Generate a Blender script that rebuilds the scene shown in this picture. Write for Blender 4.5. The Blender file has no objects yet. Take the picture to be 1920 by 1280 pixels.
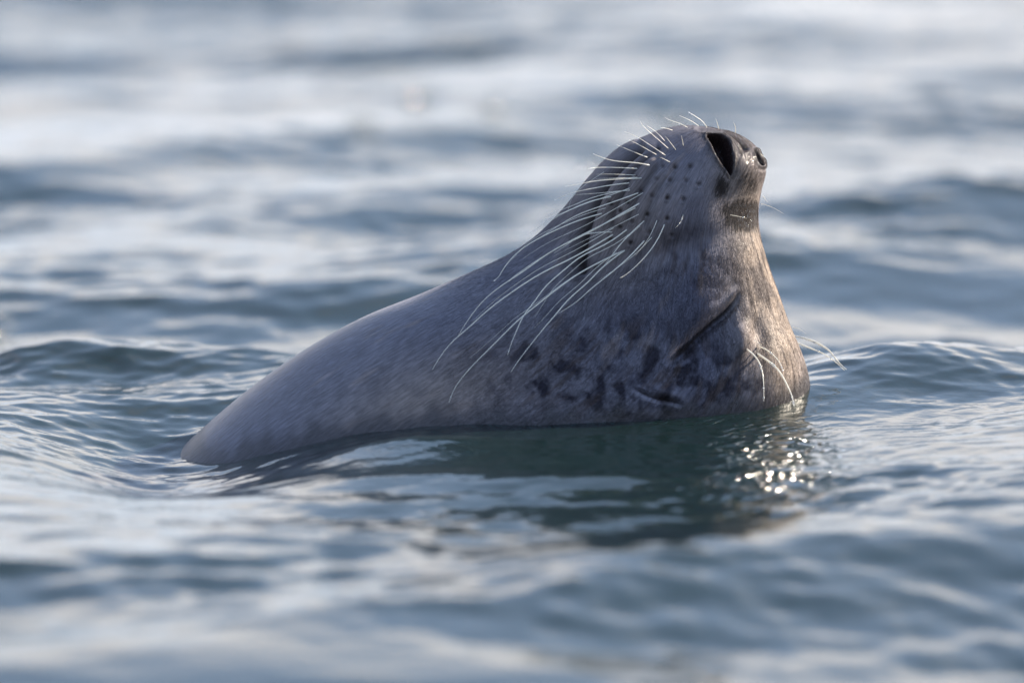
import bpy, math, random
import numpy as np

scene = bpy.context.scene
COL = scene.collection
RNG = np.random.default_rng(11)
random.seed(11)

# ------------------------------------------------------------------ camera
PITCH = math.radians(7.0)
DIST = 12.0
S = 1.2 / 1920.0                 # metres per photograph pixel at the seal's distance
Z0 = 0.075                       # height of the frame centre above mean water
FWD = np.array([0.0, math.cos(PITCH), -math.sin(PITCH)])
UP = np.array([0.0, math.sin(PITCH), math.cos(PITCH)])
P0 = np.array([0.0, 0.0, Z0])

cam_data = bpy.data.cameras.new("camera")
cam = bpy.data.objects.new("camera", cam_data)
COL.objects.link(cam)
scene.camera = cam
cam.location = P0 - FWD * DIST
cam.rotation_euler = (math.pi / 2 - PITCH, 0, 0)
cam_data.sensor_width = 36.0
cam_data.lens = 36.0 * DIST / 1.2
cam_data.clip_start = 0.5
cam_data.clip_end = 6000
cam_data.dof.use_dof = True
cam_data.dof.focus_distance = DIST - 0.06
cam_data.dof.aperture_fstop = 2.5

# ------------------------------------------------------------------ light
SUN_EL, SUN_AZ = math.radians(25), math.radians(30)      # azimuth measured from +x towards +y (away from the camera)
world = bpy.data.worlds.new("World")
scene.world = world
world.use_nodes = True
nt = world.node_tree
nt.nodes.clear()
N = nt.nodes.new
Lk = nt.links.new
out = N("ShaderNodeOutputWorld")
bg = N("ShaderNodeBackground"); bg.inputs[1].default_value = 0.06
sky = N("ShaderNodeTexSky")
sky.sky_type = 'NISHITA'; sky.sun_disc = False
sky.sun_elevation = SUN_EL
sky.sun_rotation = math.pi / 2 - SUN_AZ
sky.air_density = 1.0; sky.dust_density = 0.7; sky.ozone_density = 2.0
tc = N("ShaderNodeTexCoord")
mp = N("ShaderNodeMapping"); mp.inputs['Scale'].default_value = (1.0, 1.0, 3.2)
no = N("ShaderNodeTexNoise"); no.inputs['Scale'].default_value = 2.6
no.inputs['Detail'].default_value = 5; no.inputs['Roughness'].default_value = 0.55
sep = N("ShaderNodeSeparateXYZ")
# clouds: more of them low over the horizon
low = N("ShaderNodeMapRange"); low.inputs['From Min'].default_value = 0.05; low.inputs['From Max'].default_value = 0.62
low.inputs['To Min'].default_value = 0.24; low.inputs['To Max'].default_value = 0.0
add = N("ShaderNodeMath"); add.operation = 'ADD'
cr = N("ShaderNodeMapRange"); cr.interpolation_type = 'SMOOTHSTEP'
cr.inputs['From Min'].default_value = 0.475; cr.inputs['From Max'].default_value = 0.80
mix = N("ShaderNodeMix"); mix.data_type = 'RGBA'
mix.inputs['B'].default_value = (9.4, 9.0, 8.9, 1)
Lk(tc.outputs['Generated'], mp.inputs['Vector']); Lk(mp.outputs[0], no.inputs['Vector'])
Lk(tc.outputs['Generated'], sep.inputs[0]); Lk(sep.outputs['Z'], low.inputs['Value'])
Lk(no.outputs['Fac'], add.inputs[0]); Lk(low.outputs[0], add.inputs[1])
back = N("ShaderNodeMapRange"); back.inputs['From Min'].default_value = -0.4; back.inputs['From Max'].default_value = 0.5   # the cloud bank lies out to sea
back.inputs['To Min'].default_value = -0.22; back.inputs['To Max'].default_value = 0.0
add2 = N("ShaderNodeMath"); add2.operation = 'ADD'
Lk(sep.outputs['Y'], back.inputs['Value']); Lk(back.outputs[0], add2.inputs[0]); Lk(add.outputs[0], add2.inputs[1])
Lk(add2.outputs[0], cr.inputs['Value']); Lk(cr.outputs[0], mix.inputs['Factor'])
veil = N("ShaderNodeMix"); veil.data_type = 'RGBA'; veil.inputs['Factor'].default_value = 0.60
veil.inputs['B'].default_value = (4.2, 5.7, 8.6, 1)
Lk(sky.outputs[0], veil.inputs['A']); Lk(veil.outputs['Result'], mix.inputs['A']); Lk(mix.outputs['Result'], bg.inputs[0]); Lk(bg.outputs[0], out.inputs[0])

sd = bpy.data.lights.new("sun", 'SUN')
sd.energy = 5.0; sd.angle = math.radians(0.5); sd.color = (1.0, 0.88, 0.72)
sun = bpy.data.objects.new("sun", sd)
COL.objects.link(sun)
from mathutils import Vector
SUN_DIR = Vector((math.cos(SUN_EL) * math.cos(SUN_AZ), math.cos(SUN_EL) * math.sin(SUN_AZ), math.sin(SUN_EL)))
sun.rotation_euler = SUN_DIR.to_track_quat('Z', 'Y').to_euler()

scene.view_settings.view_transform = 'Standard'
scene.view_settings.look = 'None'
scene.view_settings.exposure = 1.70
scene.view_settings.gamma = 1.0
scene.cycles.max_bounces = 8
scene.cycles.transmission_bounces = 6
scene.cycles.caustics_reflective = True
scene.cycles.caustics_refractive = True
scene.cycles.sample_clamp_indirect = 12.0


# ------------------------------------------------------------------ helpers
def to_cam(px, py):
    """photograph pixel -> metres right / up in the plane through P0 facing the camera"""
    return (px - 960.0) * S, (640.0 - py) * S


def to_world(cx, cy, cd):
    k = 1.0 + cd / DIST
    cx = np.asarray(cx) * k; cy = np.asarray(cy) * k; cd = np.asarray(cd)
    return np.stack([P0[0] + cx,
                     P0[1] + cy * UP[1] + cd * FWD[1],
                     P0[2] + cy * UP[2] + cd * FWD[2]], -1)


def nspline(xk, yk, x):
    """natural cubic spline, yk may be 2-D"""
    xk = np.asarray(xk, float); yk = np.asarray(yk, float)
    if yk.ndim == 1: yk = yk[:, None]; sq = True
    else: sq = False
    n = len(xk); h = np.diff(xk)
    A = np.zeros((n, n)); B = np.zeros((n, yk.shape[1]))
    A[0, 0] = A[-1, -1] = 1
    for i in range(1, n - 1):
        A[i, i - 1] = h[i - 1]; A[i, i] = 2 * (h[i - 1] + h[i]); A[i, i + 1] = h[i]
        B[i] = 6 * ((yk[i + 1] - yk[i]) / h[i] - (yk[i] - yk[i - 1]) / h[i - 1])
    M = np.linalg.solve(A, B)
    j = np.clip(np.searchsorted(xk, x) - 1, 0, n - 2)
    hh = h[j][:, None]; a = (xk[j + 1] - x)[:, None]; b = (x - xk[j])[:, None]
    r = (M[j] * a**3 + M[j + 1] * b**3) / (6 * hh) + (yk[j] / hh - M[j] * hh / 6) * a + (yk[j + 1] / hh - M[j + 1] * hh / 6) * b
    return r[:, 0] if sq else r


def sstep(a, b, x):
    t = np.clip((x - a) / (b - a), 0, 1)
    return t * t * (3 - 2 * t)


def fill_mesh(me, V, F):
    me.vertices.add(len(V)); me.vertices.foreach_set("co", np.ascontiguousarray(V, np.float32).ravel())
    nF, k = F.shape
    me.loops.add(nF * k); me.loops.foreach_set("vertex_index", np.ascontiguousarray(F, np.int32).ravel())
    me.polygons.add(nF)
    me.polygons.foreach_set("loop_start", np.arange(0, nF * k, k, dtype=np.int32))
    me.polygons.foreach_set("use_smooth", np.ones(nF, bool))
    me.update(calc_edges=True)


def grid_faces(nr, nc, wrap=False, flip=False):
    r = np.arange(nr - 1)[:, None]
    c = np.arange(nc if wrap else nc - 1)[None, :]
    c2 = (c + 1) % nc
    a = r * nc + c; b = r * nc + c2; d = (r + 1) * nc + c; e = (r + 1) * nc + c2
    F = np.stack([a, b, e, d], -1).reshape(-1, 4)
    return F[:, ::-1] if flip else F


def grid_normals(P, wrap):
    du = (np.roll(P, -1, 1) - np.roll(P, 1, 1)) if wrap else np.gradient(P, axis=1)
    dv = np.gradient(P, axis=0)
    n = np.cross(dv, du)
    return n / np.maximum(np.linalg.norm(n, axis=-1, keepdims=True), 1e-9)


def principled(name):
    m = bpy.data.materials.new(name); m.use_nodes = True
    t = m.node_tree
    return m, t, t.nodes['Principled BSDF'], t.nodes['Material Output']


# ------------------------------------------------------------------ water
def water_features(X, Y):
    """local swell round the floating animal, metres"""
    h = np.zeros_like(X)
    def bump(x, y, a, sx, sy, rot=0.0):
        c, s = math.cos(rot), math.sin(rot)
        u = (X - x) * c + (Y - y) * s; v = -(X - x) * s + (Y - y) * c
        return a * np.exp(-(u / sx)**2 - (v / sy)**2)
    for f in FEATS:
        h = h + bump(*f)
    return h

FEATS = [
    # x, y, height, length, width, turn
    (0.45, 0.18, 0.040, 0.18, 0.17, 0.10),      # swell lifting behind the head
    (0.34, -0.02, 0.012, 0.10, 0.10, 0.0),
    (-0.39, -0.24, -0.062, 0.165, 0.34, 0.0),     # hollow at the left end of the body
    (-0.55, 0.45, 0.040, 0.26, 0.12, 0.05),     # crest behind on the left
        (0.04, -0.80, -0.030, 0.50, 0.30, 0.0),
    (-0.14, -0.33, 0.009, 0.11, 0.045, 0.26),    # little wave lapping the flank
    (0.10, -0.55, 0.006, 0.16, 0.035, -0.10),
    (-0.085, -1.40, -0.014, 0.14, 0.12, 0.0),   # shallow hollow added to shift a reflection of the seal
]

def build_water():
    def axis(fine_lo, fine_hi, d0, mid_lo, mid_hi, dm, end, grow=1.09):
        a = list(np.arange(fine_lo, fine_hi + 1e-9, d0))
        def run(start, sgn, lim_mid):
            pts = []; p = start; d = d0
            while abs(p) < end:
                if (sgn > 0 and p < lim_mid) or (sgn < 0 and p > lim_mid): d = min(d * 1.02, dm)
                else: d = min(d * grow, 250)
                p += sgn * d; pts.append(p)
            return pts
        return np.array(run(a[0], -1, mid_lo)[::-1] + a + run(a[-1], 1, mid_hi))
    xs = axis(-0.62, 0.66, 0.0035, -1.8, 1.8, 0.010, 2500)
    ys = axis(-0.75, 0.55, 0.0035, -3.0, 6.0, 0.012, 2500)
    X, Y = np.meshgrid(xs.astype(np.float32), ys.astype(np.float32))
    print("water grid", X.shape)
    sx = np.gradient(xs)[None, :]; sy = np.gradient(ys)[:, None]
    H = np.zeros(X.shape, np.float32); DX = np.zeros_like(H); DY = np.zeros_like(H)
    # calmer patches and rougher patches
    def patch(l, seed):
        r = np.random.default_rng(seed); p = np.zeros(X.shape, np.float32)
        for _ in range(7):
            th = r.uniform(0, 2 * np.pi); k = 2 * np.pi / (l * r.uniform(0.6, 1.7))
            p += np.sin(k * (np.cos(th) * X * 0.6 + np.sin(th) * Y) + r.uniform(0, 6.28)).astype(np.float32)
        return np.clip(0.5 + p / 5.0, 0, 1)
    rough = patch(1.1, 5)
    rad = np.sqrt(((X + 0.05) / 0.62)**2 + ((Y + 0.25) / 0.56)**2)
    calm_long = sstep(0.75, 2.2, rad)            # long waves are replaced near the seal by the local swell
    bands = [  # wavelength range, count, rms slope, direction spread (rad), patchiness
        (1.2, 3.2, 12, 0.070, 0.30, 0.0, True),
        (0.45, 1.2, 24, 0.080, 0.45, 0.15, True),
        (0.16, 0.45, 34, 0.050, 0.55, 0.4, False),
        (0.06, 0.16, 40, 0.066, 0.70, 0.7, False),
        (0.022, 0.06, 34, 0.060, 1.0, 0.7, False),
    ]
    for lo, hi, n, slope, spread, pt, lng in bands:
        bh = np.zeros_like(H); bx = np.zeros_like(H); by = np.zeros_like(H)
        for i in range(n):
            lam = lo * (hi / lo) ** ((i + RNG.uniform(0, 1)) / n)
            th = math.pi / 2 + (0.50 if lo > 0.1 else 0.25) + RNG.normal(0, spread)
            k = 2 * math.pi / lam; kx, ky = k * math.cos(th), k * math.sin(th)
            amp = slope * math.sqrt(2.0 / n) / k
            att = (sstep(0.45, 0.18, sx / lam * (abs(math.cos(th)) + 0.25)) * sstep(0.45, 0.18, sy / lam * (abs(math.sin(th)) + 0.25))).astype(np.float32)
            ph = kx * X + ky * Y + np.float32(RNG.uniform(0, 6.28))
            c = np.cos(ph) * att; s = np.sin(ph) * att
            bh += amp * c; bx -= amp * math.cos(th) * s; by -= amp * math.sin(th) * s
        w = (1 - pt) + pt * 1.5 * rough
        if lng: w = w * (0.06 + 0.94 * calm_long)
        elif lo > 0.1: w = w * (0.74 + 0.26 * calm_long)
        H += bh * w; DX += bx * w * 0.75; DY += by * w * 0.75
    # ripples running out from the animal
    rr = np.sqrt((X - 0.30)**2 + ((Y - 0.0))**2)
    H += (0.0004 * np.sin(rr * 2 * np.pi / 0.05 + 2.0 * np.sin(X * 31 + Y * 17)) * np.exp(-((rr - 0.28) / 0.16)**2) * (X > 0.1)).astype(np.float32)
    H += water_features(X, Y).astype(np.float32)
    P = np.stack([X + DX, Y + DY, H], -1)
    V = P.reshape(-1, 3); nr, nc = X.shape
    F = grid_faces(nr, nc, flip=False)
    nV = len(V)
    # sides and bottom close the body of water
    zb = -6.0
    ring = np.concatenate([np.arange(nc), np.arange(1, nr) * nc + nc - 1, (nr - 1) * nc + np.arange(nc - 2, -1, -1), np.arange(nr - 2, 0, -1) * nc])
    bot = V[ring].copy(); bot[:, 2] = zb
    m = len(ring); i = np.arange(m); j = (i + 1) % m
    side = np.stack([ring[i], nV + i, nV + j, ring[j]], -1)
    me = bpy.data.meshes.new("sea_water")
    V2 = np.concatenate([V, bot, [[0, 0, zb]]]); c = nV + m
    tri = np.stack([nV + j, nV + i, np.full(m, c), np.full(m, c)], -1)
    # centre fan as quads would degenerate, so pair ring edges instead
    if m % 2: tri = tri
    F4 = np.concatenate([F, side])
    me.vertices.add(len(V2)); me.vertices.foreach_set("co", V2.astype(np.float32).ravel())
    n4 = len(F4); n3 = m
    me.loops.add(n4 * 4 + n3 * 3)
    me.loops.foreach_set("vertex_index", np.concatenate([F4.ravel(), tri[:, :3].ravel()]).astype(np.int32))
    me.polygons.add(n4 + n3)
    me.polygons.foreach_set("loop_start", np.concatenate([np.arange(n4) * 4, n4 * 4 + np.arange(n3) * 3]).astype(np.int32))
    sm = np.ones(n4 + n3, bool); sm[len(F):] = False
    me.polygons.foreach_set("use_smooth", sm)
    mi = np.zeros(n4 + n3, np.int32); mi[len(F):] = 1
    me.update(calc_edges=True)
    ob = bpy.data.objects.new("sea_water", me); COL.objects.link(ob)
    ob["kind"] = "structure"
    global WATER_AT
    def WATER_AT(x, y):
        i = np.clip(np.searchsorted(ys, y), 0, len(ys) - 1); j = np.clip(np.searchsorted(xs, x), 0, len(xs) - 1)
        return H[i, j]
    ch = 1.15 * np.exp(-((V[:, 0] - 0.300) / 0.055)**2 - ((V[:, 1] + 0.46) / 0.24)**4) + 0.5 * np.exp(-((V[:, 0] - 0.20) / 0.07)**2 - ((V[:, 1] + 0.16) / 0.04)**2)
    for gx, gy in ((-0.22, 3.05), (-0.145, 3.45), (-0.03, 3.28), (0.24, 3.28), (0.125, 2.75), (0.66, 2.55), (-0.66, 0.95)):  # far patches placed to give blurred glint discs
        ch = ch + 1.15 * np.exp(-((V[:, 0] - gx) / 0.022)**2 - ((V[:, 1] - gy) / 0.10)**2)
    a = me.attributes.new("m_glint_chop", 'FLOAT', 'POINT'); a.data.foreach_set("value", np.concatenate([ch, np.zeros(m + 1)]).astype(np.float32))
    # surface
    m_, t, b, o = principled("sea_water_surface")
    t.nodes.remove(b); n_, l_ = t.nodes.new, t.links.new
    fr = n_("ShaderNodeFresnel"); fr.inputs[0].default_value = 1.333
    gl = n_("ShaderNodeBsdfGlossy"); gl.inputs['Roughness'].default_value = 0.03; gl.inputs['Color'].default_value = (1, 1, 1, 1)
    rf = n_("ShaderNodeBsdfRefraction"); rf.inputs['IOR'].default_value = 1.333; rf.inputs['Roughness'].default_value = 0.0
    rf.inputs['Color'].default_value = (0.95, 1, 0.98, 1)
    df = n_("ShaderNodeBsdfDiffuse"); df.inputs['Color'].default_value = (0.011, 0.026, 0.025, 1)
    m1 = n_("ShaderNodeMixShader"); m1.inputs[0].default_value = 0.52
    m2 = n_("ShaderNodeMixShader")
    tc = n_("ShaderNodeTexCoord"); nz = n_("ShaderNodeTexNoise"); nz.inputs['Scale'].default_value = 55
    nz.inputs['Detail'].default_value = 3
    bp = n_("ShaderNodeBump"); bp.inputs['Strength'].default_value = 0.25; bp.inputs["Distance"].default_value = 0.0026
    l_(tc.outputs['Object'], nz.inputs['Vector']); l_(nz.outputs['Fac'], bp.inputs['Height'])
    # steep little wavelets, added in patches to throw sun glints
    at = n_("ShaderNodeAttribute"); at.attribute_name = "m_glint_chop"
    mp_ = n_("ShaderNodeMapping"); mp_.inputs['Rotation'].default_value = (0, 0, 0.61)
    wv_ = n_("ShaderNodeTexWave"); wv_.wave_type = 'BANDS'; wv_.bands_direction = 'X'
    wv_.inputs['Scale'].default_value = 21; wv_.inputs['Distortion'].default_value = 5; wv_.inputs['Detail'].default_value = 2
    wv_.inputs['Detail Scale'].default_value = 1.2
    nz2 = n_("ShaderNodeTexNoise"); nz2.inputs['Scale'].default_value = 38; nz2.inputs['Detail'].default_value = 1
    th_ = n_("ShaderNodeMapRange"); th_.interpolation_type = 'SMOOTHSTEP'; th_.inputs['From Min'].default_value = 0.46; th_.inputs['From Max'].default_value = 0.56
    mu = n_("ShaderNodeMath"); mu.operation = 'MULTIPLY'
    mu2 = n_("ShaderNodeMath"); mu2.operation = 'MULTIPLY'
    bp2 = n_("ShaderNodeBump"); bp2.inputs['Strength'].default_value = 1.0; bp2.inputs['Distance'].default_value = 0.009
    l_(tc.outputs['Object'], mp_.inputs[0]); l_(mp_.outputs[0], wv_.inputs['Vector']); l_(tc.outputs['Object'], nz2.inputs['Vector']); l_(nz2.outputs['Fac'], th_.inputs['Value'])
    l_(th_.outputs[0], mu.inputs[0]); l_(at.outputs['Fac'], mu.inputs[1]); l_(mu.outputs[0], mu2.inputs[0]); l_(wv_.outputs['Fac'], mu2.inputs[1])
    l_(mu2.outputs[0], bp2.inputs['Height']); l_(bp.outputs[0], bp2.inputs['Normal'])
    ro = n_("ShaderNodeMath"); ro.operation = 'MULTIPLY_ADD'; ro.inputs[1].default_value = 0.08; ro.inputs[2].default_value = 0.03
    l_(mu.outputs[0], ro.inputs[0]); l_(ro.outputs[0], gl.inputs['Roughness'])
    for s_ in (fr, gl, rf): l_(bp2.outputs[0], s_.inputs['Normal'])
    l_(rf.outputs[0], m1.inputs[1]); l_(df.outputs[0], m1.inputs[2])
    l_(fr.outputs[0], m2.inputs[0]); l_(m1.outputs[0], m2.inputs[1]); l_(gl.outputs[0], m2.inputs[2])
    l_(m2.outputs[0], o.inputs['Surface'])
    va = n_("ShaderNodeVolumeAbsorption"); va.inputs['Color'].default_value = (0.30, 0.62, 0.52, 1); va.inputs['Density'].default_value = 5.0
    l_(va.outputs[0], o.inputs['Volume'])
    me.materials.append(m_)
    md, t, b, o = principled("sea_bed_mud")
    b.inputs['Base Color'].default_value = (0.02, 0.05, 0.045, 1); b.inputs['Roughness'].default_value = 1
    me.materials.append(md)
    me.polygons.foreach_set("material_index", mi)
    return ob


# ------------------------------------------------------------------ seal
SEC = [  # t, left/upper outline x,y, right/lower outline x,y, depth half-width (m), depth centre (m), squareness
    (0.0, 1331, 239, 1331, 239, 0.000, -0.012, 2.0),
    (0.5, 1290, 238, 1374, 248, 0.034, -0.012, 2.05),
    (1.0, 1252, 245, 1408, 267, 0.056, -0.010, 2.1),
    (1.6, 1208, 263, 1434, 302, 0.074, -0.008, 2.2),
    (2.3, 1162, 289, 1431, 345, 0.087, -0.006, 2.3),
    (3.1, 1116, 331, 1423, 392, 0.096, -0.004, 2.3),
    (4.0, 1066, 382, 1426, 440, 0.101, -0.002, 2.3),
    (5.0, 1014, 434, 1441, 497, 0.103, 0.0, 2.25),
    (6.0, 958, 474, 1462, 556, 0.108, 0.0, 2.2),
    (7.0, 896, 504, 1484, 618, 0.117, 0.0, 2.2),
    (8.0, 832, 532, 1510, 684, 0.128, 0.0, 2.15),
    (9.0, 765, 560, 1519, 756, 0.142, 0.0, 2.1),
    (10.0, 690, 590, 1490, 840, 0.158, 0.0, 2.05),
    (11.0, 608, 633, 1410, 930, 0.174, 0.0, 2.0),
    (12.0, 522, 688, 1290, 1010, 0.190, 0.0, 2.0),
    (13.0, 426, 762, 1140, 1080, 0.204, 0.0, 2.0),
    (14.0, 326, 850, 980, 1150, 0.214, 0.0, 2.0),
    (15.0, 225, 945, 830, 1230, 0.216, 0.0, 2.0),
    (16.5, 130, 1110, 640, 1370, 0.205, 0.0, 2.0),
    (18.0, 20, 1290, 460, 1520, 0.175, 0.0, 2.0),
    (19.5, -70, 1480, 290, 1660, 0.130, 0.0, 2.0),
    (21.0, -130, 1660, 120, 1780, 0.075, 0.0, 2.0),
    (22.0, -110, 1820, -40, 1850, 0.0, 0.0, 2.0),
]

def polyline_dist(px, py, pts):
    """distance to a polyline plus position 0..1 along it and the side"""
    pts = np.asarray(pts, float)
    seg = np.diff(pts, axis=0); L = np.linalg.norm(seg, axis=1); cum = np.concatenate([[0], np.cumsum(L)])
    best = np.full(px.shape, 1e9); s = np.zeros(px.shape); side = np.zeros(px.shape)
    for i in range(len(seg)):
        ux, uy = seg[i] / L[i]
        rx, ry = px - pts[i, 0], py - pts[i, 1]
        tt = np.clip(rx * ux + ry * uy, 0, L[i])
        d = np.hypot(rx - tt * ux, ry - tt * uy)
        m = d < best
        best[m] = d[m]; s[m] = (cum[i] + tt[m]) / cum[-1]; side[m] = np.sign(ux * ry - uy * rx)[m]
    return best, s, side

def poly_sd(px, py, pts):
    """signed distance to polygon, negative inside"""
    pts = np.asarray(pts, float)
    d, _, _ = polyline_dist(px, py, np.vstack([pts, pts[:1]]))
    ins = np.zeros(px.shape, bool); n = len(pts)
    for i in range(n):
        x1, y1 = pts[i]; x2, y2 = pts[(i + 1) % n]
        c = ((y1 > py) != (y2 > py)) & (px < (x2 - x1) * (py - y1) / (y2 - y1 + 1e-9) + x1)
        ins ^= c
    return np.where(ins, -d, d)

def smooth_poly(pts, n=60, closed=True):
    pts = np.asarray(pts, float)
    if closed:
        p = np.vstack([pts[-3:], pts, pts[:3]]); x = np.arange(len(p))
        return nspline(x, p, np.linspace(3, 3 + len(pts), n, endpoint=False))
    return nspline(np.arange(len(pts)), pts, np.linspace(0, len(pts) - 1, n))

NEAR_NOSTRIL = [(1326,252),(1345,249),(1360,255),(1369,267),(1374,285),(1375,304),(1374,319),(1370,329),(1363,319),(1351,303),(1339,281),(1331,265)]
FAR_HOLLOW = [(1360,249),(1373,250),(1390,260),(1402,271),(1406,281),(1394,286),(1385,275),(1375,262)]
FAR_NOSTRIL = [(1415,281),(1424,288),(1431,299),(1433,308),(1427,309),(1420,297)]
MOUTH = [(1212,268),(1187,288),(1151,322),(1125,356),(1104,403),(1091,455),(1088,490),(1098,520)]
FOLD2 = [(1235,283),(1219,291),(1187,322),(1172,351),(1156,382),(1148,408),(1146,440)]
FOLD3 = [(1245,300),(1234,309),(1208,345),(1193,367),(1180,400),(1172,435)]
FOLD4 = [(1252,325),(1232,356),(1216,392),(1205,430)]
EYE = [(1248,690),(1266,672),(1284,657),(1302,641),(1331,614),(1356,592),(1370,577),(1381,560),(1386,540)]
EAR = [(1182,726),(1200,732),(1219,741),(1250,748),(1272,753),(1279,764)]
C1 = lambda p: (1000 + p[0] / 3.84, 200 + p[1] / 3.84)
PORES = [C1(p) for p in [(930,430),(1020,435),(1130,430),(885,525),(985,530),(1100,530),(1195,560),(770,600),(855,640),(965,655),
         (1080,665),(820,775),(965,805),(710,830),(625,865),(835,905),(700,980),(630,750),(740,520),(680,690),(550,960),(1000,930),(560,700),(900,300)]]

def build_seal():
    A = np.array(SEC, float)
    # more rows on the head
    ta = np.linspace(0, 1, 60)**1.0 * 0.5
    t = np.concatenate([ta, np.linspace(0.5, 4.6, 330)[1:], np.linspace(4.6, 9.5, 230)[1:], np.linspace(9.5, 15, 120)[1:], np.linspace(15, 22, 50)[1:]])
    Q = nspline(A[:, 0], A[:, 1:], t)
    Q[0, 4] = 0; Q[-1, 4] = 0
    nth = 760
    # denser on the side towards the camera
    w = np.linspace(0, 1, nth, endpoint=False)
    th = 2 * np.pi * w
    th = th - 0.45 * np.sin(th * 2) * 0 + 0.0
    th = np.where(w < 0.7, w / 0.7 * np.pi * 1.08 - 0.04 * np.pi, 1.04 * np.pi + (w - 0.7) / 0.3 * np.pi * 0.92)
    ct, st = np.cos(th)[None, :], np.sin(th)[None, :]
    e = 2.0 / Q[:, 6][:, None]
    pc = np.sign(ct) * np.abs(ct)**e; ps = np.sign(st) * np.abs(st)**e
    Cx = (Q[:, 0] + Q[:, 2])[:, None] / 2; Cy = (Q[:, 1] + Q[:, 3])[:, None] / 2
    Hx = (Q[:, 2] - Q[:, 0])[:, None] / 2; Hy = (Q[:, 3] - Q[:, 1])[:, None] / 2
    PX = Cx - Hx * pc; PY = Cy - Hy * pc
    D = Q[:, 5][:, None] - Q[:, 4][:, None] * ps
    # work in pixels for x,y and in the same unit for depth
    P = np.stack([PX, -PY, D / S], -1)
    near = np.broadcast_to(st > -0.02, PX.shape).astype(float)

    def gauss(x, y, rx, ry=None, rot=0):
        ry = ry or rx; c, s = math.cos(rot), math.sin(rot)
        dx, dy = P[..., 0] - x, -P[..., 1] - y
        u = dx * c + dy * s; v = -dx * s + dy * c
        return np.exp(-(u / rx)**2 - (v / ry)**2) * near

    # ---- large forms
    n = grid_normals(P, True)
    if n[300, 200, 2] > 0: n = -n
    amt = np.zeros(PX.shape)
    def stretch(x, y, rx, ry, rot, a):
        nonlocal amt
        amt = amt + a * gauss(x, y, rx, ry, rot)
    stretch(1200, 380, 80, 120, 0.42, 21)
    stretch(1398, 318, 26, 34, 0.2, 6)
    stretch(1290, 462, 130, 26, -0.22, -8)      # whisker pad
    stretch(1370, 400, 42, 60, 0.2, -9)        # hollow beside the bridge of the nose
    stretch(1290, 430, 90, 40, -0.5, -4)
    stretch(1383, 645, 20, 36, 0.15, 25)
    stretch(1422, 622, 14, 34, 0.0, -6)
    stretch(1455, 690, 40, 60, 0.2, 5)        # brow knob
    stretch(1285, 560, 80, 55, -0.7, 15)       # cheek above the closed eye
    stretch(1335, 655, 60, 34, -0.75, -8)
    stretch(1200, 760, 70, 30, 0.1, 5)
    stretch(1090, 590, 60, 60, 0, -5)
    stretch(1250, 745, 35, 14, 0.3, 4)
    stretch(1040, 520, 60, 26, -0.9, -5)
    P = P + n * amt[..., None]

    n = grid_normals(P, True)
    if n[300, 200, 2] > 0: n = -n
    px, py = P[..., 0].copy(), -P[..., 1].copy()
    amt = np.zeros(PX.shape)
    dark = np.zeros(PX.shape); wet = np.zeros(PX.shape); hole = np.zeros(PX.shape)
    head = (px > 1000) & (py < 860)
    def groove(pts, width, depth, lip=0.0, lipw=10, dk=0.6, ends=0.15, side_lip=0):
        nonlocal amt, dark
        d, s, sd_ = polyline_dist(px, py, smooth_poly(pts, 40, False))
        env = sstep(0, ends, s) * sstep(1, 1 - ends, s)
        # the two ends taper by distance too
        g = np.exp(-(d / width)**2) * env * near
        amt = amt - depth * g
        if lip:
            lg = np.exp(-((d - lipw) / (lipw * 0.7))**2) * env * near
            if side_lip: lg = lg * (sd_ * side_lip > 0)
            amt = amt + lip * lg
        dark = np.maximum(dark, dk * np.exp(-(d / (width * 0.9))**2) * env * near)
        return d, s, sd_, env
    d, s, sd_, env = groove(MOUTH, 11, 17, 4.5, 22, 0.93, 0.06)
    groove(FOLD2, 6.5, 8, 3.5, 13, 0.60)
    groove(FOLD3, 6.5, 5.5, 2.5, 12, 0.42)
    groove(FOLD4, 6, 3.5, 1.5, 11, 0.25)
    groove(EYE, 18, 9, 1.5, 28, 0.30, 0.30, -1)  # shade of the closed-eye fold is darkened into the colour too
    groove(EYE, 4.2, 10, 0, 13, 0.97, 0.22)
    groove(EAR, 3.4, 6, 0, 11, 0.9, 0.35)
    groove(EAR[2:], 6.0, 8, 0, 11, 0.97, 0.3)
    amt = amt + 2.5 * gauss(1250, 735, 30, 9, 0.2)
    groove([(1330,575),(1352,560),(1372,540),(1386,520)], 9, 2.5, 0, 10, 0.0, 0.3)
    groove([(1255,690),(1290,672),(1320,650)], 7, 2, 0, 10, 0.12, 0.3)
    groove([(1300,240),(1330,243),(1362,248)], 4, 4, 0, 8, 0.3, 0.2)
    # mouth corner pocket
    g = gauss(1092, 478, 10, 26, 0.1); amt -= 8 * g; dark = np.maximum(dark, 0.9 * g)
    pore = np.zeros(px.shape)
    for (x, y) in PORES:
        r2 = (px - x)**2 + (py - y)**2
        g = np.exp(-r2 / 4.5**2) * near; amt -= 3.2 * g; dark = np.maximum(dark, (0.7 + 0.25 * math.sin(x)) * np.minimum(1, g * 1.2)); pore = np.maximum(pore, g)
        g = np.exp(-((px - x + 9)**2 + (py - y + 2)**2) / 9.0**2) * near; amt += 0.9 * g
    P = P + n * amt[..., None]
    # nostrils: pushed into the snout, with their inner shade painted dark
    inward = np.array([-0.25, -0.42, 0.87])
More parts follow.
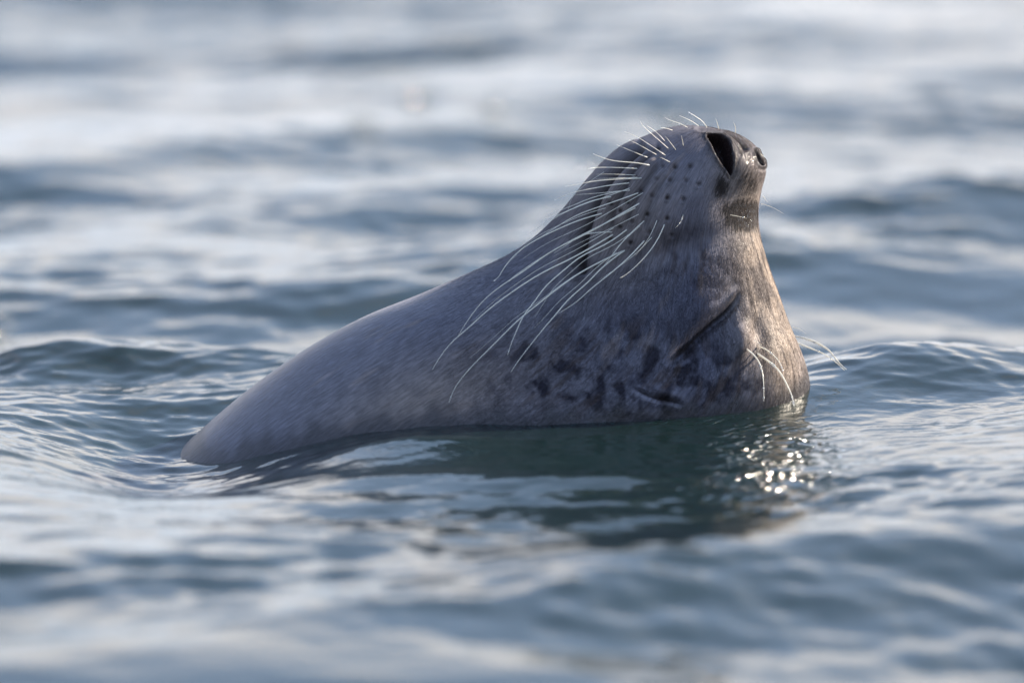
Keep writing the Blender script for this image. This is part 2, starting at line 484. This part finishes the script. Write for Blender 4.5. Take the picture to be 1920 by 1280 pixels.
    for poly, dep, soft in ((NEAR_NOSTRIL, 42, 9), (FAR_HOLLOW, 12, 11), (FAR_NOSTRIL, 16, 4)):
        q = smooth_poly(poly, 48)
        m = (np.abs(px - 1375) < 90) & (py < 400)
        sdist = np.full(px.shape, 99.0)
        sdist[m] = poly_sd(px[m], py[m], q)
        k = sstep(1.0, -soft, sdist) * near
        P = P + inward * (dep * k)[..., None]
        rim = np.exp(-((sdist - 3.0) / 2.6)**2) * near * m
        P = P + n * (rim * (1.3 + 0.9 * np.sin(px * 0.21 + py * 0.13)) * (1.0 if dep > 15 else 0.0))[..., None]
        hole = np.maximum(hole, sstep(2.0, -1.5, sdist) * near * (1.0 if dep > 20 else 0.6 if dep > 15 else 0.35)); dark = np.maximum(dark, 0.80 * np.exp(-(np.maximum(sdist, 0) / (11.0 if dep > 20 else 7.0))**2) * near * m); wet = np.maximum(wet, 0.9 * np.exp(-(np.maximum(sdist, 0) / 6.0)**2) * near * m)
    # dark wet patch under the nose, wet stripe along the bridge
    wet = np.maximum(wet, gauss(1400, 395, 26, 50)); wet = np.maximum(wet, 0.8 * gauss(1412, 330, 22, 50))
    dark = np.maximum(dark, 0.3 * gauss(1392, 410, 48, 30, 0.05)); dark = np.maximum(dark, 0.75 * gauss(1352, 352, 17, 24)); dark = np.maximum(dark, 0.55 * gauss(1402, 350, 26, 40))
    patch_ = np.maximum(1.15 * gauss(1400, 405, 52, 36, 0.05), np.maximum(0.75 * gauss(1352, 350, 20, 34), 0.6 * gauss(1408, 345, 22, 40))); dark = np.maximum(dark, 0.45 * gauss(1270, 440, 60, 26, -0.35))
    dark = np.maximum(dark, 0.30 * gauss(1290, 450, 70, 30, -0.15))
    spots = np.maximum(1.25 * gauss(1190, 715, 230, 95, 0.10), 0.42 * gauss(1420, 560, 80, 180))
    spots = np.maximum(spots, 0.55 * gauss(1310, 495, 110, 60, 0.1))
    spots = np.maximum(spots, 0.18 * gauss(700, 740, 200, 160))
    spots = np.minimum(1, spots * 1.6)
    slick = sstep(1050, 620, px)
    brown = np.maximum(gauss(790, 760, 230, 90, -0.35), 0.9 * gauss(1150, 400, 110, 140, 0.3))
    sunlit_tan = np.minimum(1, 1.3 * gauss(1440, 560, 55, 270, -0.2))  # tan forehead fur, lightened further so the colour carries the sunlight

    V = to_world((P[..., 0] - 960) * S, (P[..., 1] + 640) * S, P[..., 2] * S)
    nr = V.shape[0]
    above = V[..., 2] - WATER_AT(V[..., 0], V[..., 1])
    soak = sstep(0.027, 0.003, above + 0.004 * np.sin(V[..., 0] * 90) + 0.003 * np.sin(V[..., 0] * 231 + 1))
    Vf = V.reshape(-1, 3)
    F = grid_faces(nr, nth, wrap=True)
    me = bpy.data.meshes.new("seal")
    fill_mesh(me, Vf, F)
    # orientation
    me.validate(clean_customdata=False)
    def attr(name, arr):
        a = me.attributes.new(name, 'FLOAT', 'POINT'); a.data.foreach_set("value", np.ascontiguousarray(arr, np.float32).ravel())
    attr("m_dark", dark); attr("m_wet", wet); attr("m_hole", hole); attr("m_spot", spots); attr("m_brown", brown); attr("m_slick", slick); attr("m_soak", soak); attr("m_sunlit_tan", sunlit_tan); attr("m_patch", patch_)
    seg = np.linalg.norm(np.diff(V, axis=0), axis=-1).mean(1); vv = np.concatenate([[0], np.cumsum(seg)])
    flow = np.zeros((nr, nth, 3), np.float32)
    flow[..., 0] = th[None, :] * 0.13; flow[..., 1] = vv[:, None]
    a = me.attributes.new("flow", 'FLOAT_VECTOR', 'POINT'); a.data.foreach_set("vector", flow.ravel())
    ob = bpy.data.objects.new("seal", me); COL.objects.link(ob)
    ob["label"] = "grey mottled seal dozing in the sea with its nose tipped up and eyes closed"
    ob["category"] = "seal"
    attrs = dict(m_dark=dark, m_wet=wet, m_hole=hole, m_spot=spots, m_brown=brown, m_slick=slick, m_soak=soak, m_sunlit_tan=sunlit_tan, m_patch=patch_, m_bare=np.maximum(np.maximum(pore, 0.6 * gauss(1394, 408, 46, 30, 0.05)), 0.62 * np.exp(-((px - 1215) / 130)**4 - ((py - 360) / 120)**4)))
    me.materials.append(seal_material())
    build_fur(ob, V, attrs, flow, P, near, above)
    return ob, P, near

HAIRS = 230000
def build_fur(seal, V, attrs, flow, P, near, above):
    nr, nc = V.shape[:2]
    rng_ = np.random.default_rng(3)
    e1 = np.linalg.norm(np.diff(V, axis=0), axis=-1); e2 = np.linalg.norm(V[:-1] - np.roll(V, -1, 1)[:-1], axis=-1)
    px = P[:-1, :, 0]; py = -P[:-1, :, 1]
    w = e1 * e2 * (above[:-1] > 0.001) * (attrs['m_hole'][:-1] < 0.1) * (near[:-1] * 0.9 + 0.1)
    w = w * (0.05 + 0.95 * sstep(760, 1080, px)) * (0.25 + 0.75 * sstep(700, 900, px))
    w = w * sstep(0, 60, np.arange(nr - 1))[:, None]**0 * (1 - 0.5 * np.clip(attrs['m_dark'][:-1], 0, 1)) * (1 - np.clip(attrs['m_bare'][:-1], 0, 1))
    w = w.ravel(); cdf = np.cumsum(w); cdf /= cdf[-1]
    idx = np.searchsorted(cdf, rng_.random(HAIRS)); r, c = idx // nc, idx % nc
    fr, fc = rng_.random(HAIRS)[:, None], rng_.random(HAIRS)[:, None]
    c2 = (c + 1) % nc
    base = V[r, c] * (1 - fr) * (1 - fc) + V[r + 1, c] * fr * (1 - fc) + V[r, c2] * (1 - fr) * fc + V[r + 1, c2] * fr * fc
    r2 = np.minimum(r + 3, nr - 1); r0 = np.maximum(r - 3, 0)
    along = V[r2, c] - V[r0, c]; along /= np.linalg.norm(along, axis=1, keepdims=True) + 1e-9
    cc1, cc0 = (c + 3) % nc, (c - 3) % nc
    across = V[r, cc1] - V[r, cc0]
    nn = np.cross(along, across); nn /= np.linalg.norm(nn, axis=1, keepdims=True) + 1e-9
    cen = V.mean(1)[r]
    flip = np.sign(np.einsum('ij,ij->i', nn, base - cen))[:, None]; nn = nn * flip
    side = np.cross(along, nn)
    L = ((0.0024 + 0.0030 * rng_.random(HAIRS)) * (1 - 0.6 * np.clip(attrs['m_bare'][r, c], 0, 1)))[:, None]
    # clumped direction: neighbouring hairs lean together
    cl = np.sin(flow[r, c, 0] * 260 + 3 * np.sin(flow[r, c, 1] * 90)) * 0.22
    lean = (cl + rng_.normal(0, 0.16, HAIRS))[:, None]
    lift = (0.05 + 0.10 * rng_.random(HAIRS))[:, None]
    d = along + side * lean + nn * lift; d /= np.linalg.norm(d, axis=1, keepdims=True)
    d2 = along + side * lean * 1.3 + nn * lift * 0.25; d2 /= np.linalg.norm(d2, axis=1, keepdims=True)
    wd = (0.00011 + 0.00007 * rng_.random(HAIRS))[:, None]
    wv = np.cross(d, nn); wv /= np.linalg.norm(wv, axis=1, keepdims=True) + 1e-9
    b0 = base - nn * 0.0002
    mid = b0 + d * L * 0.55; tip = mid + d2 * L * 0.45
    VV = np.stack([b0 - wv * wd, b0 + wv * wd, mid + wv * wd * 0.8 + nn * wd * 0.4, mid - wv * wd * 0.8, tip + wv * wd * 0.15, tip - wv * wd * 0.15], 1)
    k = np.arange(HAIRS)[:, None] * 6
    F = np.concatenate([k + np.array([[0, 1, 2, 3]]), k + np.array([[3, 2, 4, 5]])], 1).reshape(-1, 4)
    me = bpy.data.meshes.new("fur"); fill_mesh(me, VV.reshape(-1, 3), F)
    for name, arr in attrs.items():
        a = me.attributes.new(name, 'FLOAT', 'POINT'); a.data.foreach_set("value", np.repeat(np.broadcast_to(arr, V.shape[:2])[r, c], 6).astype(np.float32))
    a = me.attributes.new("flow", 'FLOAT_VECTOR', 'POINT'); a.data.foreach_set("vector", np.repeat(flow[r, c], 6, axis=0).astype(np.float32).ravel())
    ob = bpy.data.objects.new("fur", me); COL.objects.link(ob); ob.parent = seal; ob["kind"] = "stuff"
    me.materials.append(seal_material(True))

def seal_material(hair=False):
    m, t, b, o = principled("fur_hair" if hair else "wet_mottled_fur")
    n_, l_ = t.nodes.new, t.links.new
    def at(name):
        a = n_("ShaderNodeAttribute"); a.attribute_name = name; return a
    def mth(op, a, b_=None, c=None):
        q = n_("ShaderNodeMath"); q.operation = op
        for i, v in enumerate((a, b_, c)):
            if v is None: continue
            if isinstance(v, (int, float)): q.inputs[i].default_value = v
            else: l_(v, q.inputs[i])
        return q.outputs[0]
    def mixc(f, A_, B_):
        q = n_("ShaderNodeMix"); q.data_type = 'RGBA'
        if isinstance(f, (int, float)): q.inputs['Factor'].default_value = f
        else: l_(f, q.inputs['Factor'])
        for k, v in (('A', A_), ('B', B_)):
            if isinstance(v, tuple): q.inputs[k].default_value = (*v, 1)
            else: l_(v, q.inputs[k])
        return q.outputs['Result']
    def noise(vec, sc, det=3, rough=0.55, dist=0.0):
        mp_ = n_("ShaderNodeMapping"); mp_.inputs['Scale'].default_value = sc; l_(vec, mp_.inputs[0])
        q = n_("ShaderNodeTexNoise"); q.inputs['Scale'].default_value = 1; q.inputs['Detail'].default_value = det
        q.inputs['Roughness'].default_value = rough; q.inputs['Distortion'].default_value = dist
        l_(mp_.outputs[0], q.inputs['Vector']); return q.outputs['Fac']
    def rng(v, a, b_, c=0.0, d=1.0):
        q = n_("ShaderNodeMapRange"); q.interpolation_type = 'SMOOTHSTEP'; l_(v, q.inputs['Value'])
        q.inputs['From Min'].default_value = a; q.inputs['From Max'].default_value = b_
        q.inputs['To Min'].default_value = c; q.inputs['To Max'].default_value = d; return q.outputs[0]
    fl = at("flow").outputs['Vector']
    oc = n_("ShaderNodeTexCoord").outputs['Object']
    blot = noise(oc, (46, 24, 40), 2.5, 0.5, 0.1)
    broad = noise(fl, (9, 5, 1), 3)
    streak = noise(fl, (520, 40, 1), 3, 0.6, 0.15)
    fine = noise(fl, (900, 90, 1), 2, 0.6)
    dash = noise(fl, (70, 12, 3), 2, 0.5)
    base = mixc(rng(broad, 0.35, 0.65), (0.118, 0.117, 0.144), (0.068, 0.070, 0.098))
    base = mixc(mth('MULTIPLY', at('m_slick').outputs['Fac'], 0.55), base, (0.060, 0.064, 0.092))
    base = mixc(mth('MULTIPLY', at("m_brown").outputs['Fac'], 0.92), base, (0.150, 0.126, 0.116))
    base = mixc(mth('MULTIPLY', at('m_sunlit_tan').outputs['Fac'], 0.85), base, (0.33, 0.265, 0.21))  # tan fur, with sun brightness in its colour
    sp = mth('MULTIPLY', rng(blot, 0.44, 0.64), at("m_spot").outputs['Fac'])
    base = mixc(mth('MULTIPLY', sp, 0.97), base, (0.020, 0.019, 0.028))
    base = mixc(mth('MULTIPLY', rng(dash, 0.60, 0.72), 0.35), base, (0.17, 0.135, 0.12))
    base = mixc(mth('MULTIPLY', rng(noise(fl, (120, 14, 7), 3, 0.6, 0.3), 0.50, 0.64), mth('MAXIMUM', mth('MULTIPLY', at('m_spot').outputs['Fac'], 0.6), mth('MULTIPLY', at('m_sunlit_tan').outputs['Fac'], 0.8))), base, (0.05, 0.038, 0.036))
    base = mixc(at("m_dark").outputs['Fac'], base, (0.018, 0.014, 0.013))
    base = mixc(mth('MULTIPLY', at('m_soak').outputs['Fac'], 0.82), base, (0.03, 0.028, 0.032))
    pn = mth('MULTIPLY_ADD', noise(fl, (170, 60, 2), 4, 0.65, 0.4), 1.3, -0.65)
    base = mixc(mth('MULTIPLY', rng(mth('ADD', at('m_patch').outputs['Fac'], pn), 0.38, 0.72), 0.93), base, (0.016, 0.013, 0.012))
    sm = mth('MULTIPLY_ADD', rng(streak, 0.25, 0.75), 0.6, 0.70)
    sm = mth('MULTIPLY', sm, mth('MULTIPLY_ADD', fine, 0.5, 0.75))
    vm = n_("ShaderNodeVectorMath"); vm.operation = 'SCALE'; l_(base, vm.inputs[0]); l_(sm, vm.inputs['Scale'])
    col = mixc(at("m_hole").outputs['Fac'], vm.outputs[0], (0.016, 0.010, 0.010))
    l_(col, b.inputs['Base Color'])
    wet = at("m_wet").outputs['Fac']
    l_(rng(wet, 0, 1, 0.7, 0.6), b.inputs['Roughness'])
    l_(mth('MULTIPLY_ADD', wet, -0.04, 0.05), b.inputs['Specular IOR Level'])
    b.inputs['Coat Weight'].default_value = 0.2; l_(rng(wet, 0, 0.9, 0.26, 0.09), b.inputs['Coat Roughness'])
    l_(mth('MAXIMUM', mth('MULTIPLY_ADD', mth('MULTIPLY', wet, rng(noise(fl, (330, 150, 1), 2, 0.5), 0.50, 0.56)), 1.0, mth('MULTIPLY_ADD', wet, -0.03, 0.04)), mth('MAXIMUM', mth('MULTIPLY', at('m_slick').outputs['Fac'], 0.5), mth('MULTIPLY', at('m_soak').outputs['Fac'], 0.5))), b.inputs['Coat Weight'])
    l_(mth('MULTIPLY_ADD', wet, -0.06, 0.06), b.inputs['Sheen Weight'])
    b.inputs['Sheen Weight'].default_value = 0.12; b.inputs['Sheen Roughness'].default_value = 0.45
    b.inputs['Sheen Tint'].default_value = (0.85, 0.85, 1, 1)
    bp = n_("ShaderNodeBump"); l_(mth('MULTIPLY_ADD', at('m_slick').outputs['Fac'], -0.40, 0.55), bp.inputs['Strength']); bp.inputs['Distance'].default_value = 0.0022
    hgt = mth('ADD', streak, mth('MULTIPLY', fine, 0.45))
    l_(hgt, bp.inputs['Height']); l_(bp.outputs[0], b.inputs['Normal'])
    bc = n_("ShaderNodeBump"); bc.inputs['Strength'].default_value = 0.9; l_(rng(wet, 0.5, 1, 0.0008, 0.0030), bc.inputs['Distance'])
    l_(noise(fl, (420, 190, 1), 3, 0.6), bc.inputs['Height']); l_(bc.outputs[0], b.inputs['Coat Normal'])
    if hair:
        tr = n_("ShaderNodeBsdfTranslucent"); l_(col, tr.inputs['Color'])
        mx = n_("ShaderNodeMixShader"); mx.inputs[0].default_value = 0.5
        l_(b.outputs[0], mx.inputs[1]); l_(tr.outputs[0], mx.inputs[2]); l_(mx.outputs[0], o.inputs['Surface'])
    return m

# ------------------------------------------------------------------ whiskers
C4 = lambda p: (780 + p[0] / 2.667, 300 + p[1] / 2.667)
C5 = lambda p: (1260 + p[0] / 3.556, 580 + p[1] / 3.556)
WH = []   # (points in photograph pixels, root radius mm, lift m, beads, kind)
def W(conv, pts, r=0.9, lift=0.045, beads=0, kind='pad'):
    WH.append(([conv(p) for p in pts], r, lift, beads, kind))
W(C4, [(1165,190),(1000,285),(850,370),(690,450),(560,540),(440,620),(340,700),(260,800),(212,878)], 1.0, 0.06)
W(C4, [(1105,235),(940,320),(800,390),(640,480),(500,575),(465,605)], 0.9, 0.05, 1)
W(C4, [(1110,165),(1000,205),(870,250),(760,300),(640,375),(615,390)], 0.8)
W(C4, [(1005,178),(880,205),(780,245),(680,290),(620,330),(578,368)], 0.8)
W(C4, [(950,262),(820,300),(700,350),(590,405),(500,470),(440,540),(412,585),(385,606)], 0.9, 0.04, 1)
W(C4, [(990,370),(880,435),(760,500),(620,570),(480,660),(360,750),(260,840),(180,910),(120,985),(82,1048)], 1.1, 0.07)
W(C4, [(1065,340),(950,420),(830,480),(740,550),(650,630),(590,710),(540,775),(500,860),(475,920),(458,975)], 1.0, 0.06, 1)
W(C4, [(1055,445),(900,520),(780,590),(660,680),(560,760),(490,820),(380,930),(280,1030),(200,1130),(165,1212)], 1.1, 0.08, 1)
W(C4, [(1060,440),(940,530),(860,610),(770,690),(700,770),(640,840),(560,940),(500,1020),(475,1060)], 1.0, 0.07)
W(C4, [(1145,400),(1070,480),(980,560),(880,640),(800,710),(710,768)], 1.0, 0.06)
W(C4, [(1140,305),(1060,380),(1000,450),(940,530)], 0.8, 0.04)
W(C4, [(1245,315),(1200,410),(1130,500),(1060,565),(1020,590)], 0.8, 0.04)
W(C4, [(1140,90),(1040,95),(940,100),(850,110)], 0.7)
W(C4, [(1065,115),(960,128),(870,145),(780,165),(695,200)], 0.8)
W(C4, [(1105,43),(1000,38),(905,38),(860,45)], 0.7)
W(C4, [(985,98),(900,106),(825,118),(745,133)], 0.5)
W(C4, [(940,60),(800,165),(760,260)], 0.3, 0.0)
W(C4, [(985,360),(850,372),(760,420),(690,465)], 0.7, 0.03)
W(C1, [(850,425),(740,405),(620,395),(520,375),(430,340)], 0.8)
for q in ([(985,400),(950,382),(915,365)], [(885,345),(770,280),(690,240)], [(950,350),(830,270),(740,215),(655,180)],
          [(970,300),(880,220),(800,150),(770,105)], [(945,245),(880,180),(820,140)], [(1025,310),(980,250),(950,215)],
          [(820,365),(720,325),(600,275)], [(1000,170),(960,158),(920,152)], [(1110,150),(1050,120),(990,100),(950,80)],
          [(1190,140),(1130,100),(1050,65)], [(1250,150),(1210,100),(1150,60),(1120,40)], [(1335,160),(1325,120),(1312,85)],
          [(1455,190),(1455,150),(1440,110)], [(1080,280),(1075,250),(1065,210)]):
    W(C1, q, 0.5, 0.02, 2 if len(q) > 3 else 0)
W(C1, [(1640,700),(1720,725),(1800,770)], 0.35, 0.0)
W(C1, [(1650,640),(1670,665),(1685,690)], 0.4, 0.0)
W(C1, [(1080,770),(1060,830),(1020,875)], 0.4, 0.012, 5)
W(C1, [(1420,780),(1500,795),(1540,805)], 0.5, 0.012, 2)
W(C5, [(500,265),(560,320),(595,390),(610,480),(612,610)], 1.2, 0.04, 5, 'brow')
W(C5, [(570,295),(650,350),(720,420),(775,520),(800,580),(815,645)], 1.6, 0.045, 7, 'brow')
W(C5, [(580,245),(640,275),(700,330),(730,380),(740,410)], 1.0, 0.03, 3, 'brow')
W(C5, [(545,205),(570,220),(600,240)], 0.6, 0.012, 0, 'brow')
W(C5, [(805,172),(900,200),(980,235),(1060,290),(1120,360),(1165,400)], 1.1, 0.0, 3, 'far')
W(C5, [(830,220),(940,265),(1020,300),(1090,350),(1150,405)], 1.1, 0.0, 2, 'far')
W(C5, [(810,176),(930,205),(1040,265),(1090,330),(1140,400)], 1.0, 0.0, 1, 'far')
W(C5, [(800,118),(850,130),(890,160)], 0.3, 0.0, 0, 'far')

fine_rng = random.Random(4)
for q_, r_, l_, b_, k_ in list(WH[:15]):
    dx, dy = fine_rng.uniform(-16, 16), fine_rng.uniform(-14, 14)
    ex, ey = fine_rng.uniform(-25, 25), fine_rng.uniform(-40, 10)
    m_ = len(q_); cut = max(3, int(m_ * fine_rng.uniform(0.55, 0.95)))
    WH.append(([(x + dx + ex * (i / m_) ** 2, y + dy + ey * (i / m_) ** 2) for i, (x, y) in enumerate(q_[:cut])], fine_rng.uniform(0.35, 0.6), l_ * 0.7, 0, k_))

def sphere_into(V, F, c, r, off, nu=6, nv=8):
    idx0 = off + len(V)
    for i in range(nu + 1):
        a = math.pi * i / nu
        for j in range(nv):
            b = 2 * math.pi * j / nv
            V.append((c[0] + r * math.sin(a) * math.cos(b), c[1] + r * math.sin(a) * math.sin(b), c[2] + r * math.cos(a)))
    for i in range(nu):
        for j in range(nv):
            F.append((idx0 + i * nv + j, idx0 + (i + 1) * nv + j, idx0 + (i + 1) * nv + (j + 1) % nv, idx0 + i * nv + (j + 1) % nv))

def build_whiskers(seal, P, near):
    # depth of the near surface as seen from the front, for seating the roots
    cell = 5.0
    gw, gh = 420, 300
    buf = np.full((gh, gw), 1e9)
    m = near > 0.5
    ix = np.clip((P[..., 0][m] / cell).astype(int), 0, gw - 1); iy = np.clip((-P[..., 1][m] / cell).astype(int), 0, gh - 1)
    np.minimum.at(buf, (iy, ix), P[..., 2][m] * S)
    def depth(x, y):
        i, j = int(y / cell), int(x / cell)
        sub = buf[max(i - 1, 0):i + 2, max(j - 1, 0):j + 2]; v = sub[sub < 1e8]
        return float(v.min()) if len(v) else None
    mat, t, b, o = principled("whisker_keratin")
    b.inputs['Base Color'].default_value = (0.72, 0.72, 0.66, 1); b.inputs['Roughness'].default_value = 0.3
    b.inputs['Subsurface Weight'].default_value = 0.0
    b.inputs['Specular IOR Level'].default_value = 0.6
    tr = t.nodes.new("ShaderNodeBsdfTranslucent"); tr.inputs['Color'].default_value = (0.85, 0.8, 0.7, 1)
    mx = t.nodes.new("ShaderNodeMixShader"); mx.inputs[0].default_value = 0.4
    t.links.new(b.outputs[0], mx.inputs[1]); t.links.new(tr.outputs[0], mx.inputs[2]); t.links.new(mx.outputs[0], o.inputs['Surface'])
    drop, t, b, o = principled("water_droplet")
    b.inputs['Base Color'].default_value = (1, 1, 1, 1); b.inputs['Roughness'].default_value = 0.02; b.inputs['IOR'].default_value = 1.333
    b.inputs['Transmission Weight'].default_value = 0.85
    for pts, r, lift, beads, kind in WH:
        n = 26
        q = smooth_poly(pts, n, False)
        s = np.linspace(0, 1, n)
        d0 = depth(*q[0])
        if d0 is None: d0 = 0.0
        if kind == 'far': d0 = 0.03
        d = d0 + 0.004 - (lift + 0.004) * s**0.9
        if kind != 'far':
            for i in range(2, n):
                dd = depth(*q[i])
                if dd is not None: d[i] = min(d[i], dd - 0.0025 - 0.006 * s[i])
            for _ in range(6):
                d[2:-1] = np.minimum(d[2:-1], (d[1:-2] + d[3:]) / 2)
        C = to_world((q[:, 0] - 960) * S, (640 - q[:, 1]) * S, d)
        rad = (r * 0.00080) * (1 - 0.78 * s**1.3)
        T = np.gradient(C, axis=0); T /= np.linalg.norm(T, axis=1, keepdims=True)
        A_ = np.cross(T, np.array([0.1, 1, 0.2])); A_ /= np.linalg.norm(A_, axis=1, keepdims=True)
        B_ = np.cross(T, A_)
        k = 8; V = []; F = []
        for i in range(n):
            for j in range(k):
                a = 2 * math.pi * j / k
                V.append(tuple(C[i] + rad[i] * (math.cos(a) * A_[i] + math.sin(a) * B_[i])))
        for i in range(n - 1):
            for j in range(k):
                F.append((i * k + j, i * k + (j + 1) % k, (i + 1) * k + (j + 1) % k, (i + 1) * k + j))
        me = bpy.data.meshes.new("whisker")
        V.append(tuple(C[-1] + T[-1] * rad[-1])); tip = len(V) - 1
        F += [((n - 1) * k + j, (n - 1) * k + (j + 1) % k, tip) for j in range(k)]
        me.from_pydata(V, [], F); me.update()
        for p in me.polygons: p.use_smooth = True
        me.materials.append(mat)
        ob = bpy.data.objects.new("whisker", me); COL.objects.link(ob); ob.parent = seal
        if kind == 'brow': ob["label"] = "short beaded whisker on the brow"
        for bi in range(beads):
            i = n - 2 if beads == 1 else int(n * (0.25 + 0.7 * random.random()))
            V, F = [], []
            sphere_into(V, F, C[i], rad[i] * 1.2 + 0.0007 * random.uniform(0.6, 1.2), 0)
            me = bpy.data.meshes.new("droplet"); me.from_pydata(V, [], F); me.update()
            for p in me.polygons: p.use_smooth = True
            me.materials.append(drop)
            o2 = bpy.data.objects.new("droplet", me); COL.objects.link(o2); o2.parent = ob

build_water()
seal, P, near = build_seal()
build_whiskers(seal, P, near)
